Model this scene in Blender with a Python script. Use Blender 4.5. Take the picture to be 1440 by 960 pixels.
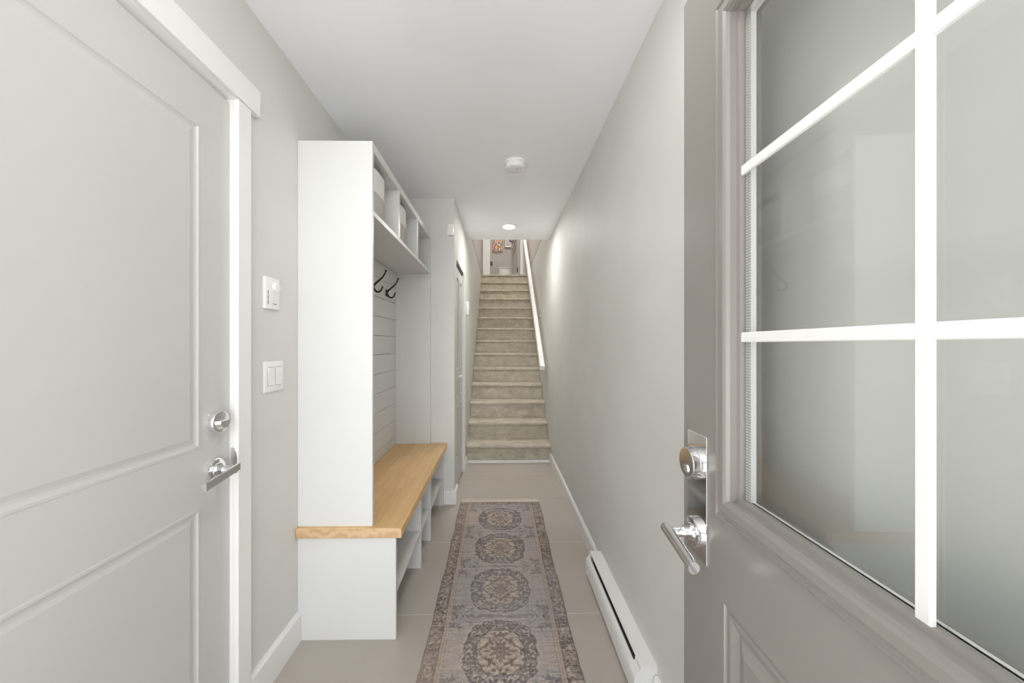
import bpy, bmesh, math, random
import numpy as np
from mathutils import Vector, Matrix, noise as mnoise
for o in list(bpy.data.objects): bpy.data.objects.remove(o, do_unlink=True)
S = bpy.context.scene; C = S.collection
random.seed(4)
PI = math.pi

# ------------------------------------------------------------------ camera
cam_d = bpy.data.cameras.new('camera'); cam = bpy.data.objects.new('camera', cam_d); C.objects.link(cam)
cam.location = (0, 0, 1.26); cam.rotation_euler = (PI/2, 0, -0.0118)
cam_d.sensor_width = 36; cam_d.lens = 12.5
cam_d.shift_x = (720-708.2)/1440; cam_d.shift_y = 5/1440
cam_d.clip_start = 0.02; cam_d.clip_end = 60
S.camera = cam
S.view_settings.view_transform = 'Standard'; S.view_settings.look = 'None'
S.view_settings.gamma = 1; S.view_settings.use_curve_mapping = False
S.view_settings.exposure = 0.68

# ------------------------------------------------------------------ world: daylight that comes in through the open front door
W = bpy.data.worlds.new('world'); S.world = W; W.use_nodes = True
nt = W.node_tree; nt.nodes.clear()
tc = nt.nodes.new('ShaderNodeTexCoord'); sx = nt.nodes.new('ShaderNodeSeparateXYZ')
rp = nt.nodes.new('ShaderNodeValToRGB'); bg = nt.nodes.new('ShaderNodeBackground'); wo = nt.nodes.new('ShaderNodeOutputWorld')
mr = nt.nodes.new('ShaderNodeMapRange'); mr.inputs['From Min'].default_value = -1; mr.inputs['From Max'].default_value = 1
e = rp.color_ramp.elements
e[0].position = 0.0; e[0].color = (1, 1, 1, 1)
e[1].position = 1.0; e[1].color = (.68, .72, .78, 1)
a = e.new(.49); a.color = (1, .995, .985, 1)
a = e.new(.53); a.color = (.78, .80, .84, 1)
nt.links.new(tc.outputs['Generated'], sx.inputs[0]); nt.links.new(sx.outputs['Z'], mr.inputs['Value'])
nt.links.new(mr.outputs[0], rp.inputs[0]); nt.links.new(rp.outputs[0], bg.inputs[0]); nt.links.new(bg.outputs[0], wo.inputs[0])
# added glow straight out of the door (towards -Y), brightens the deep hall
WORLD_STRENGTH, GLOW, GLOW_P = 1.95, 2.8, 20.0
def wm(op, a, b):
    n = nt.nodes.new('ShaderNodeMath'); n.operation = op
    for i, v in enumerate((a, b)):
        if isinstance(v, (int, float)): n.inputs[i].default_value = v
        else: nt.links.new(v, n.inputs[i])
    return n.outputs[0]
lobe = wm('POWER', wm('MAXIMUM', wm('MULTIPLY', sx.outputs['Y'], -1.0), 0.0), GLOW_P)
# trees and houses across the street break the daylight up
wn = nt.nodes.new('ShaderNodeTexNoise'); wn.inputs['Scale'].default_value = 3.2; wn.inputs['Detail'].default_value = 4; nt.links.new(tc.outputs['Generated'], wn.inputs['Vector'])
wr = nt.nodes.new('ShaderNodeMapRange'); wr.inputs['From Min'].default_value = .44; wr.inputs['From Max'].default_value = .54; wr.inputs['To Min'].default_value = .30; wr.inputs['To Max'].default_value = 1.42
nt.links.new(wn.outputs['Fac'], wr.inputs['Value'])
nt.links.new(wm('MULTIPLY', wm('ADD', wm('MULTIPLY', lobe, GLOW), WORLD_STRENGTH), wr.outputs[0]), bg.inputs[1])

def area_light(name, loc, size, energy, color=(1, .98, .96), shape='DISK', rot=(0, 0, 0), spread=PI):
    d = bpy.data.lights.new(name, 'AREA'); d.shape = shape; d.size = size; d.energy = energy; d.color = color; d.spread = spread
    o = bpy.data.objects.new(name, d); C.objects.link(o); o.location = loc; o.rotation_euler = rot
    return o
DOWN_HALL, FRONT_FILL, UP_STAIRS, UP_LANDING = 5.2, 2.8, 26.0, 6.0
area_light('hall_light', (.094, 3.50, 2.405), .12, DOWN_HALL)
area_light('front_fill_light', (.0, .75, 2.41), .14, FRONT_FILL, color=(1, .98, .96))  # unseen fill light added above the entry, no fixture modelled
area_light('stair_fill_light', (.1, 5.4, 4.88), .5, UP_STAIRS, color=(1, .98, .96))  # unseen light added to brighten the stairwell
area_light('landing_fill_light', (.05, 8.1, 4.88), .4, UP_LANDING, color=(1, .95, .9))  # unseen light added to brighten the landing

# ------------------------------------------------------------------ materials
def srgb(r, g, b):
    f = lambda c: (c/255)/12.92 if c/255 <= .04045 else (((c/255)+.055)/1.055)**2.4
    return (f(r), f(g), f(b), 1)
def base_mat(name, col, rough=.5, metal=0, spec=.5):
    m = bpy.data.materials.new(name); m.use_nodes = True
    b = m.node_tree.nodes['Principled BSDF']
    b.inputs['Base Color'].default_value = col; b.inputs['Roughness'].default_value = rough
    b.inputs['Metallic'].default_value = metal; b.inputs['Specular IOR Level'].default_value = spec
    return m, m.node_tree, b
def noise_node(t, scale, detail=3, rough=.5, vec=None, mapscale=None, coord='Object'):
    tc = t.nodes.new('ShaderNodeTexCoord'); mp = t.nodes.new('ShaderNodeMapping')
    if mapscale: mp.inputs['Scale'].default_value = mapscale
    t.links.new(tc.outputs[coord], mp.inputs[0])
    n = t.nodes.new('ShaderNodeTexNoise'); n.inputs['Scale'].default_value = scale; n.inputs['Detail'].default_value = detail
    n.inputs['Roughness'].default_value = rough
    t.links.new(mp.outputs[0], n.inputs['Vector'])
    return n
def bump(t, b, src, strength, dist):
    bp = t.nodes.new('ShaderNodeBump'); bp.inputs['Strength'].default_value = strength; bp.inputs['Distance'].default_value = dist
    t.links.new(src, bp.inputs['Height']); t.links.new(bp.outputs[0], b.inputs['Normal'])
def vary(t, b, n, c1, c2, lo=.35, hi=.65):
    r = t.nodes.new('ShaderNodeValToRGB'); r.color_ramp.elements[0].position = lo; r.color_ramp.elements[1].position = hi
    r.color_ramp.elements[0].color = c1; r.color_ramp.elements[1].color = c2
    t.links.new(n.outputs['Fac'], r.inputs[0]); t.links.new(r.outputs[0], b.inputs['Base Color'])
    return r
def paint(name, rgb, rough=.55, spec=.4, bscale=260, bstr=.06, dv=2):
    m, t, b = base_mat(name, srgb(*rgb), rough, 0, spec)
    n = noise_node(t, 3.0, 2); vary(t, b, n, srgb(*[c-dv for c in rgb]), srgb(*[min(255, c+dv) for c in rgb]))
    n2 = noise_node(t, bscale, 2); bump(t, b, n2.outputs['Fac'], bstr, .001)
    return m
M = {}
M['wall'] = paint('wall_paint', (219, 218, 213), .58, .32)
M['ceil'] = paint('ceiling_paint', (248, 249, 251), .8, .2, 120, .15)
M['trim'] = paint('trim_paint', (238, 237, 234), .33, .5, 60, .02, 1)
M['locker'] = paint('cabinet_paint', (218, 218, 215), .38, .5, 50, .02, 1)
M['doorwhite'] = paint('door_paint', (200, 199, 195), .32, .5, 90, .04, 1)
M['plastic'] = paint('white_plastic', (240, 239, 236), .3, .5, 40, .0, 1)
M['doorgrey'] = paint('grey_door_paint', (142, 137, 131), .30, .55, 70, .05, 2)
M['upwall'] = paint('upper_wall_paint', (205, 200, 194), .6, .3)
M['heater'] = paint('heater_enamel', (238, 238, 235), .3, .5, 60, .0, 1)
m, t, b = base_mat('chrome', (.86, .86, .87, 1), .09, 1); M['chrome'] = m
n = noise_node(t, 30, 2); bump(t, b, n.outputs['Fac'], .02, .001)
m, t, b = base_mat('brushed_steel', (.62, .62, .62, 1), .28, 1); M['steel'] = m
n = noise_node(t, 60, 3, mapscale=(1, 1, 12)); bump(t, b, n.outputs['Fac'], .03, .001)
m, t, b = base_mat('black_iron', srgb(38, 36, 36), .5, .2); M['iron'] = m
n = noise_node(t, 200, 2); bump(t, b, n.outputs['Fac'], .2, .001)
m, t, b = base_mat('dark_slot', srgb(48, 47, 46), .7); M['dark'] = m
n = noise_node(t, 200, 2); bump(t, b, n.outputs['Fac'], .1, .001)
m, t, b = base_mat('grey_plate', srgb(110, 108, 105), .5); M['greyplate'] = m
n = noise_node(t, 50, 2); bump(t, b, n.outputs['Fac'], .05, .001)
m, t, b = base_mat('grey_line', srgb(168, 166, 162), .6); M['grey_line'] = m
n = noise_node(t, 50, 2); bump(t, b, n.outputs['Fac'], .05, .001)
# glass: thin clear pane that lets light pass and mirrors by Fresnel
m = bpy.data.materials.new('window_glass'); m.use_nodes = True; t = m.node_tree; t.nodes.clear()
tr = t.nodes.new('ShaderNodeBsdfTransparent'); tr.inputs[0].default_value = (.95, .96, .955, 1)
gl = t.nodes.new('ShaderNodeBsdfGlossy'); gl.inputs['Roughness'].default_value = .015
fr = t.nodes.new('ShaderNodeFresnel'); fr.inputs['IOR'].default_value = 1.55
mx = t.nodes.new('ShaderNodeMixShader'); ou = t.nodes.new('ShaderNodeOutputMaterial')
ge = t.nodes.new('ShaderNodeNewGeometry'); mi = t.nodes.new('ShaderNodeMapRange')   # same reflectance on both faces of the pane
mi.inputs['To Min'].default_value = 1.55; mi.inputs['To Max'].default_value = 1/1.55
t.links.new(ge.outputs['Backfacing'], mi.inputs['Value']); t.links.new(mi.outputs[0], fr.inputs['IOR'])
t.links.new(fr.outputs[0], mx.inputs[0]); t.links.new(tr.outputs[0], mx.inputs[1]); t.links.new(gl.outputs[0], mx.inputs[2]); t.links.new(mx.outputs[0], ou.inputs[0])
M['glass'] = m
# lamp diffuser
m, t, b = base_mat('lamp_diffuser', (1, 1, 1, 1), .4); b.inputs['Emission Color'].default_value = (1, .97, .93, 1); b.inputs['Emission Strength'].default_value = 6; M['lamp'] = m
# floor tiles with grout lines (tile .305 x .607, joints straight)
m, t, b = base_mat('floor_tile', srgb(168, 160, 150), .38, 0, .45)
tc = t.nodes.new('ShaderNodeTexCoord'); sp = t.nodes.new('ShaderNodeSeparateXYZ'); t.links.new(tc.outputs['Object'], sp.inputs[0])
def mth(op, a, bb=None):
    n = t.nodes.new('ShaderNodeMath'); n.operation = op
    for i, v in enumerate((a, bb)):
        if v is None: continue
        if isinstance(v, (int, float)): n.inputs[i].default_value = v
        else: t.links.new(v, n.inputs[i])
    return n.outputs[0]
def joint(axis, off, pitch, w):
    u = mth('DIVIDE', mth('SUBTRACT', axis, off), pitch); u = mth('SUBTRACT', u, mth('ROUND', u))
    return mth('LESS_THAN', mth('MULTIPLY', mth('ABSOLUTE', u), pitch), w)
jy = joint(sp.outputs['Y'], 1.667, .607, .0015); jx = joint(sp.outputs['X'], -.363, .303, .0010)
n = noise_node(t, 2.2, 5, .6); r = t.nodes.new('ShaderNodeValToRGB'); r.color_ramp.elements[0].position = .3; r.color_ramp.elements[1].position = .7
r.color_ramp.elements[0].color = srgb(177, 168, 157); r.color_ramp.elements[1].color = srgb(186, 178, 168); t.links.new(n.outputs['Fac'], r.inputs[0])
m1 = t.nodes.new('ShaderNodeMixRGB'); m1.inputs[2].default_value = srgb(216, 211, 203); t.links.new(jy, m1.inputs[0]); t.links.new(r.outputs[0], m1.inputs[1])  # cross joints lightened, the floor's sheen is put into their colour
m2 = t.nodes.new('ShaderNodeMixRGB'); m2.inputs[2].default_value = srgb(181, 172, 161); t.links.new(jx, m2.inputs[0]); t.links.new(m1.outputs[0], m2.inputs[1])
t.links.new(m2.outputs[0], b.inputs['Base Color'])
n2 = noise_node(t, 60, 4); bump(t, b, n2.outputs['Fac'], .05, .001)
M['tile'] = m
# stair carpet
m, t, b = base_mat('stair_carpet', srgb(178, 168, 150), .95, 0, .1)
n = noise_node(t, 9, 6, .7, mapscale=(1, 1.6, 1.6)); r = vary(t, b, n, srgb(171, 162, 144), srgb(210, 202, 185), .32, .68)
n2 = noise_node(t, 420, 2); bump(t, b, n2.outputs['Fac'], .6, .004)
M['carpet'] = m
# butcher block: staves along Y
m, t, b = base_mat('butcher_block', srgb(205, 165, 115), .4, 0, .45)
tc = t.nodes.new('ShaderNodeTexCoord'); mp = t.nodes.new('ShaderNodeMapping'); mp.inputs['Rotation'].default_value = (0, 0, PI/2)
t.links.new(tc.outputs['Object'], mp.inputs[0])
br = t.nodes.new('ShaderNodeTexBrick'); br.offset = .37; br.inputs['Scale'].default_value = 1
br.inputs['Brick Width'].default_value = .42; br.inputs['Row Height'].default_value = .042; br.inputs['Mortar Size'].default_value = .0003
br.inputs['Color1'].default_value = srgb(226, 184, 128); br.inputs['Color2'].default_value = srgb(236, 198, 144); br.inputs['Mortar'].default_value = srgb(190, 150, 104)
t.links.new(mp.outputs[0], br.inputs['Vector'])
n = noise_node(t, 9, 4, .6, mapscale=(9, 1, 9)); mxr = t.nodes.new('ShaderNodeMixRGB'); mxr.blend_type = 'MULTIPLY'; mxr.inputs[0].default_value = .4
rr = t.nodes.new('ShaderNodeValToRGB'); rr.color_ramp.elements[0].position = .3; rr.color_ramp.elements[0].color = (.80, .74, .66, 1); rr.color_ramp.elements[1].position = .62; rr.color_ramp.elements[1].color = (1, 1, 1, 1)
t.links.new(n.outputs['Fac'], rr.inputs[0]); t.links.new(br.outputs[0], mxr.inputs[1]); t.links.new(rr.outputs[0], mxr.inputs[2])
t.links.new(mxr.outputs[0], b.inputs['Base Color']); M['wood'] = m
# end grain of the block
m, t, b = base_mat('end_grain', srgb(200, 165, 120), .5, 0, .4)
tc = t.nodes.new('ShaderNodeTexCoord'); mp = t.nodes.new('ShaderNodeMapping'); mp.inputs['Scale'].default_value = (14, 1, 7)
t.links.new(tc.outputs['Object'], mp.inputs[0])
wv = t.nodes.new('ShaderNodeTexWave'); wv.wave_type = 'RINGS'; wv.inputs['Scale'].default_value = .9; wv.inputs['Distortion'].default_value = 11; wv.inputs['Detail'].default_value = 3
t.links.new(mp.outputs[0], wv.inputs['Vector'])
r = t.nodes.new('ShaderNodeValToRGB'); r.color_ramp.elements[0].color = srgb(198, 162, 122); r.color_ramp.elements[1].color = srgb(216, 184, 144)
t.links.new(wv.outputs['Fac'], r.inputs[0]); t.links.new(r.outputs[0], b.inputs['Base Color']); M['endgrain'] = m
# fabrics
m, t, b = base_mat('bin_fabric', srgb(196, 193, 187), .9, 0, .1); n = noise_node(t, 500, 2); bump(t, b, n.outputs['Fac'], .4, .002)
vary(t, b, n, srgb(186, 182, 175), srgb(206, 202, 196)); M['binfab'] = m
m, t, b = base_mat('bin_band_fabric', srgb(232, 230, 225), .9, 0, .1); n = noise_node(t, 500, 2); bump(t, b, n.outputs['Fac'], .4, .002); M['binband'] = m
m, t, b = base_mat('rug_pile', srgb(150, 140, 130), .95, 0, .1)
at = t.nodes.new('ShaderNodeAttribute'); at.attribute_name = 'dye'; t.links.new(at.outputs['Color'], b.inputs['Base Color'])
n = noise_node(t, 300, 2, mapscale=(1, 3, 1)); bump(t, b, n.outputs['Fac'], .5, .002); M['rug'] = m
m, t, b = base_mat('fringe_yarn', srgb(236, 226, 210), .9); n = noise_node(t, 400, 2); bump(t, b, n.outputs['Fac'], .4, .001); M['yarn'] = m
# art print
def art_mat(name, cols, scale, bgc):
    m, t, b = base_mat(name, bgc, .6)
    tc = t.nodes.new('ShaderNodeTexCoord'); v = t.nodes.new('ShaderNodeTexVoronoi'); v.inputs['Scale'].default_value = scale
    t.links.new(tc.outputs['Object'], v.inputs['Vector'])
    sp = t.nodes.new('ShaderNodeSeparateColor'); t.links.new(v.outputs['Color'], sp.inputs[0])
    r = t.nodes.new('ShaderNodeValToRGB'); r.color_ramp.interpolation = 'CONSTANT'
    r.color_ramp.elements[0].color = cols[0]; r.color_ramp.elements[1].position = 1/len(cols); r.color_ramp.elements[1].color = cols[1]
    for i, c in enumerate(cols[2:], 2): q = r.color_ramp.elements.new(i/len(cols)); q.color = c
    t.links.new(sp.outputs[0], r.inputs[0])
    lt = t.nodes.new('ShaderNodeMath'); lt.operation = 'LESS_THAN'; lt.inputs[1].default_value = .52; t.links.new(v.outputs['Distance'], lt.inputs[0])
    mx = t.nodes.new('ShaderNodeMixRGB'); mx.inputs[1].default_value = bgc; t.links.new(lt.outputs[0], mx.inputs[0]); t.links.new(r.outputs[0], mx.inputs[2])
    t.links.new(mx.outputs[0], b.inputs['Base Color'])
    return m
M['art1'] = art_mat('floral_print', [srgb(200, 70, 70), srgb(90, 160, 130), srgb(230, 180, 90), srgb(205, 90, 110), srgb(110, 150, 110), srgb(215, 110, 80)], 26, srgb(228, 218, 200))
M['art2'] = art_mat('pale_print', [srgb(205, 190, 205), srgb(215, 205, 205), srgb(185, 175, 195), srgb(222, 214, 210)], 20, srgb(216, 208, 206))
m, t, b = base_mat('frame_wood', srgb(150, 132, 110), .5); n = noise_node(t, 30, 3, mapscale=(1, 1, 8)); vary(t, b, n, srgb(138, 120, 100), srgb(162, 144, 122)); M['frame'] = m

# ------------------------------------------------------------------ mesh helpers
def new(): return bmesh.new()
def box(bm, x0, x1, y0, y1, z0, z1, bev=0, seg=2):
    g = bmesh.ops.create_cube(bm, size=1, matrix=Matrix.Translation(((x0+x1)/2, (y0+y1)/2, (z0+z1)/2)) @ Matrix.Diagonal((abs(x1-x0), abs(y1-y0), abs(z1-z0), 1)))
    if bev:
        es = {ed for v in g['verts'] for ed in v.link_edges}
        bmesh.ops.bevel(bm, geom=list(es), offset=bev, segments=seg, affect='EDGES', profile=.5)
def quad(bm, pts):
    return bm.faces.new([bm.verts.new(p) for p in pts])
def prism(bm, pts, axis, a, b2):
    """polygon pts (2-D) extruded along axis from a to b2. axis x: pts=(y,z); y: (x,z); z: (x,y)"""
    def mk(p, c): return {'x': (c, p[0], p[1]), 'y': (p[0], c, p[1]), 'z': (p[0], p[1], c)}[axis]
    A = [bm.verts.new(mk(p, a)) for p in pts]; B = [bm.verts.new(mk(p, b2)) for p in pts]
    n = len(pts)
    for i in range(n): bm.faces.new((A[i], A[(i+1) % n], B[(i+1) % n], B[i]))
    bm.faces.new(A[::-1]); bm.faces.new(B)
def lathe(bm, prof, origin, axis=(0, 0, 1), seg=40):
    """prof: (radius, height) pairs from one end to the other along axis"""
    q = Vector((0, 0, 1)).rotation_difference(Vector(axis)).to_matrix(); o = Vector(origin)
    rings = []
    for r, h in prof:
        if r < 1e-6: rings.append([bm.verts.new(o + q @ Vector((0, 0, h)))])
        else: rings.append([bm.verts.new(o + q @ Vector((r*math.cos(2*PI*i/seg), r*math.sin(2*PI*i/seg), h))) for i in range(seg)])
    for A, B in zip(rings, rings[1:]):
        for i in range(seg):
            j = (i+1) % seg
            if len(A) == 1: bm.faces.new((A[0], B[i], B[j]))
            elif len(B) == 1: bm.faces.new((A[i], A[j], B[0]))
            else: bm.faces.new((A[i], A[j], B[j], B[i]))
def tube(bm, pts, radii, seg=10, squash=None):
    pts = [Vector(p) for p in pts]
    if not isinstance(radii, (list, tuple)): radii = [radii]*len(pts)
    up = Vector((0, 0, 1)); rings = []
    for i, p in enumerate(pts):
        d = (pts[min(i+1, len(pts)-1)]-pts[max(i-1, 0)]).normalized()
        if i == 0:
            s = d.cross(up)
            if s.length < .01: s = d.cross(Vector((1, 0, 0)))
        else: s = s - d*s.dot(d)
        s.normalize(); u = s.cross(d)
        k = squash or (1, 1)
        rings.append([bm.verts.new(p + radii[i]*(k[0]*math.cos(2*PI*j/seg)*s + k[1]*math.sin(2*PI*j/seg)*u)) for j in range(seg)])
    for A, B in zip(rings, rings[1:]):
        for i in range(seg): bm.faces.new((A[i], A[(i+1) % seg], B[(i+1) % seg], B[i]))
    bm.faces.new(rings[0][::-1]); bm.faces.new(rings[-1])
def ring_profile(bm, x0, x1, z0, z1, prof, fill=True, back=None):
    """nested rectangles in the local xz plane: prof = (inset, y)"""
    loops = []
    for ins, y in prof:
        loops.append([bm.verts.new(p) for p in ((x0+ins, y, z0+ins), (x1-ins, y, z0+ins), (x1-ins, y, z1-ins), (x0+ins, y, z1-ins))])
    for A, B in zip(loops, loops[1:]):
        for i in range(4): bm.faces.new((A[i], A[(i+1) % 4], B[(i+1) % 4], B[i]))
    if fill: bm.faces.new(loops[-1])
    return loops
def finish(bm, smooth=False, angle=35):
    bmesh.ops.recalc_face_normals(bm, faces=bm.faces[:])
    if smooth:
        for f in bm.faces: f.smooth = True
        for ed in bm.edges:
            if len(ed.link_faces) == 2 and ed.calc_face_angle(0) > math.radians(angle): ed.smooth = False
def obj(name, bm, mat, parent=None, label=None, cat=None, group=None, kind=None, smooth=True, origin=None, world=False):
    """parent given: verts are in the parent's local frame (world=True: world coordinates, parent unrotated)"""
    finish(bm, smooth)
    if parent is None:
        xs = [v.co for v in bm.verts]
        if origin is None:
            origin = Vector(((min(v.x for v in xs)+max(v.x for v in xs))/2, (min(v.y for v in xs)+max(v.y for v in xs))/2, min(v.z for v in xs)))
        origin = Vector(origin); bmesh.ops.translate(bm, verts=bm.verts[:], vec=-origin)
    elif world:
        root = parent
        off = Vector(parent.location)
        while root.parent: root = root.parent; off += Vector(root.location)
        bmesh.ops.translate(bm, verts=bm.verts[:], vec=-off)
    me = bpy.data.meshes.new(name); bm.to_mesh(me); bm.free()
    o = bpy.data.objects.new(name, me); C.objects.link(o)
    for mm in (mat if isinstance(mat, (list, tuple)) else [mat]): me.materials.append(mm)
    if parent: o.parent = parent
    else: o.location = origin
    if label: o['label'] = label
    if cat: o['category'] = cat
    if group: o['group'] = group
    if kind: o['kind'] = kind
    return o
def thing(name, label, cat, loc=(0, 0, 0), rotz=0, group=None, kind=None):
    o = bpy.data.objects.new(name, None); C.objects.link(o); o.empty_display_size = .1
    o.location = loc; o.rotation_euler = (0, 0, rotz); o['label'] = label; o['category'] = cat
    if group: o['group'] = group
    if kind: o['kind'] = kind
    return o
def struct(name, bm, mat, label=None, smooth=False, origin=(0, 0, 0), cat=None):
    return obj(name, bm, mat, None, label, cat, None, 'structure', smooth, origin)
def copy_thing(root, loc, label):
    r = root.copy(); C.objects.link(r); r.location = loc; r['label'] = label
    for ch in list(root.children):
        c = ch.copy(); C.objects.link(c); c.parent = r
        for g in ch.children:
            d = g.copy(); C.objects.link(d); d.parent = c
    return r

XL, XR, ZC, XS, YS = -.861, .553, 2.425, -.358, 2.83
Z2, G, Y0 = 2.668, .252, 3.80
RISE = Z2/14
XSL = -.355

# ------------------------------------------------------------------ room shell
bm = new(); box(bm, -1.0, .70, -.25, 3.84, -.10, 0); struct('floor', bm, M['tile'], 'beige grey tiled hallway floor with pale joints that carry painted sheen', cat='floor')
bm = new(); box(bm, -1.0, .70, -.25, 3.93, ZC, Z2-.012); struct('ceiling', bm, M['ceil'], 'flat white ceiling over the entrance hall', cat='ceiling')
def wall_with_hole(bm, x0, x1, y0, y1, z0, z1, hy0, hy1, hz):
    box(bm, x0, x1, y0, hy0, z0, z1); box(bm, x0, x1, hy1, y1, z0, z1); box(bm, x0, x1, hy0, hy1, hz, z1)
DY1 = 1.157; DW = .86; DY0 = DY1-DW
bm = new(); wall_with_hole(bm, XL-.12, XL, -.25, YS+.1, 0, ZC, DY0-.004, DY1+.004, 2.056)
struct('wall_left', bm, M['wall'], 'greige wall on the left behind the white door and locker', cat='wall')
bm = new(); box(bm, XL, XS-.11, YS, YS+.1, 0, ZC)
box(bm, XS-.11, XS, YS, 2.968, 0, ZC); box(bm, XS-.11, XS, 3.534, 7.42, 0, ZC+.22); box(bm, XS-.11, XS, 2.968, 3.534, 1.975, ZC)
struct('wall_stair_left', bm, M['wall'], 'greige wall left of the stairs with the narrow folding closet door', cat='wall')
bm = new(); box(bm, XR, XR+.12, -.25, 7.42, 0, Z2-.018)
struct('wall_right', bm, M['wall'], 'long greige wall on the right above the baseboard heater', cat='wall')
# upper storey around the stairwell
bm = new(); box(bm, XR+.004, XR+.12, 3.9, 8.95, Z2-.006, 4.9); struct('wall_upper_right', bm, M['upwall'], 'upper wall right of the stairwell', cat='wall')
bm = new(); box(bm, XS-.11, XS-.004, 3.9, 8.95, Z2-.006, 4.9); struct('wall_upper_left', bm, M['upwall'], 'upper wall left of the stairwell', cat='wall')
bm = new(); box(bm, XR, XR+.012, 3.94, 7.3, Z2-.018, Z2-.006); box(bm, XR+.012, XR+.12, 3.94, 7.3, Z2-.018, Z2-.006); struct('trim_1', bm, M['dark'], 'thin dark strip drawn as the shadow in the joint of the right stair wall', cat='trim')  # dark strip puts the shadow of the wall joint into colour
bm = new(); box(bm, XS-.11, XS-.0, 3.94, 7.3, Z2-.018, Z2-.006); struct('trim_2', bm, M['dark'], 'thin dark strip drawn as the shadow in the joint of the left stair wall', cat='trim')  # same painted shadow strip on the left side
bm = new(); box(bm, -.6, .8, 3.83, 3.93, Z2-.012, 4.9); struct('wall_upper_front', bm, M['upwall'], 'upper wall over the front end of the stairwell', cat='wall')
bm = new(); box(bm, -.6, .8, 8.80, 8.92, Z2, 4.9); struct('wall_back', bm, M['upwall'], 'beige end wall of the landing with two pictures', cat='wall')
bm = new(); box(bm, -.6, .8, 3.83, 8.92, 4.9, 5.0); struct('ceiling_upper', bm, M['ceil'], 'white ceiling over the stairwell', cat='ceiling')
bm = new(); box(bm, -.55, .7, 7.10, 8.92, Z2-.2, Z2-.002); struct('floor_upper', bm, M['carpet'], 'carpeted landing floor at the top of the stairs', cat='floor')
# landing doorway: casings + header
bm = new()
box(bm, XS, -.300, 7.44, 7.56, Z2-.002, 4.9); box(bm, .505, XR, 7.44, 7.56, Z2-.002, 4.9); box(bm, -.30, .505, 7.44, 7.56, Z2+2.1, 4.9)
struct('wall_landing', bm, M['upwall'], 'short wall around the doorway on the landing', cat='wall')
bm = new()
box(bm, -.345, -.262, 7.42, 7.442, Z2, Z2+2.16, .004); box(bm, -.30, -.197, 7.442, 7.56, Z2, Z2+2.1, .003)
struct('trim_3', bm, M['trim'], 'white left casing of the landing doorway', cat='trim')
bm = new()
box(bm, .432, .50, 7.42, 7.442, Z2, Z2+2.16, .004); box(bm, .470, .505, 7.442, 7.56, Z2, Z2+2.1, .003)
struct('trim_4', bm, M['trim'], 'white right casing of the landing doorway', cat='trim')

# baseboards
def baseboard(bm, pts, h=.105, th=.016):
    """pts: poly-line on the wall (x,y) with inward normals computed on the left side"""
    for (xa, ya), (xb, yb) in zip(pts, pts[1:]):
        d = Vector((xb-xa, yb-ya, 0)); L = d.length; d.normalize(); nrm = Vector((-d.y, d.x, 0))
        prof = [(0, 0), (th, 0), (th, h-.012), (th*.55, h), (0, h)]
        A = [bm.verts.new(Vector((xa, ya, 0))+nrm*p[0]+Vector((0, 0, p[1]))) for p in prof]
        B = [bm.verts.new(Vector((xb, yb, 0))+nrm*p[0]+Vector((0, 0, p[1]))) for p in prof]
        for i in range(5): bm.faces.new((A[i], A[(i+1) % 5], B[(i+1) % 5], B[i]))
        bm.faces.new(A[::-1]); bm.faces.new(B)
bm = new(); baseboard(bm, [(XR, 1.945), (XR, 3.82)][::1]); struct('baseboard_right', bm, M['trim'], 'white baseboard along the right wall', cat='baseboard')
bm = new(); baseboard(bm, [(XR, -.2), (XR, 1.236)]); struct('baseboard_right_front', bm, M['trim'], 'white baseboard behind the open door', cat='baseboard')
bm = new(); baseboard(bm, [(XL, 1.526), (XL, 1.222)], .125); struct('baseboard_left', bm, M['trim'], 'white baseboard between door casing and locker', cat='baseboard')
bm = new(); baseboard(bm, [(XS, YS), (-.441, YS)], .105); baseboard(bm, [(XS, 2.966), (XS, YS-.016)], .105)
struct('baseboard_stair_left', bm, M['trim'], 'white baseboard wrapping the wall corner beyond the bench', cat='baseboard')
bm = new(); baseboard(bm, [(XS, 3.82), (XS, 3.615)], .075); struct('baseboard_stair_foot', bm, M['trim'], 'short white baseboard at the stair foot', cat='baseboard')
bm = new(); box(bm, XS+.001, XR-.001, 3.795, 3.823, 0, .026, .004); struct('trim_5', bm, M['trim'], 'thin white strip under the lowest step', cat='trim')

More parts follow.
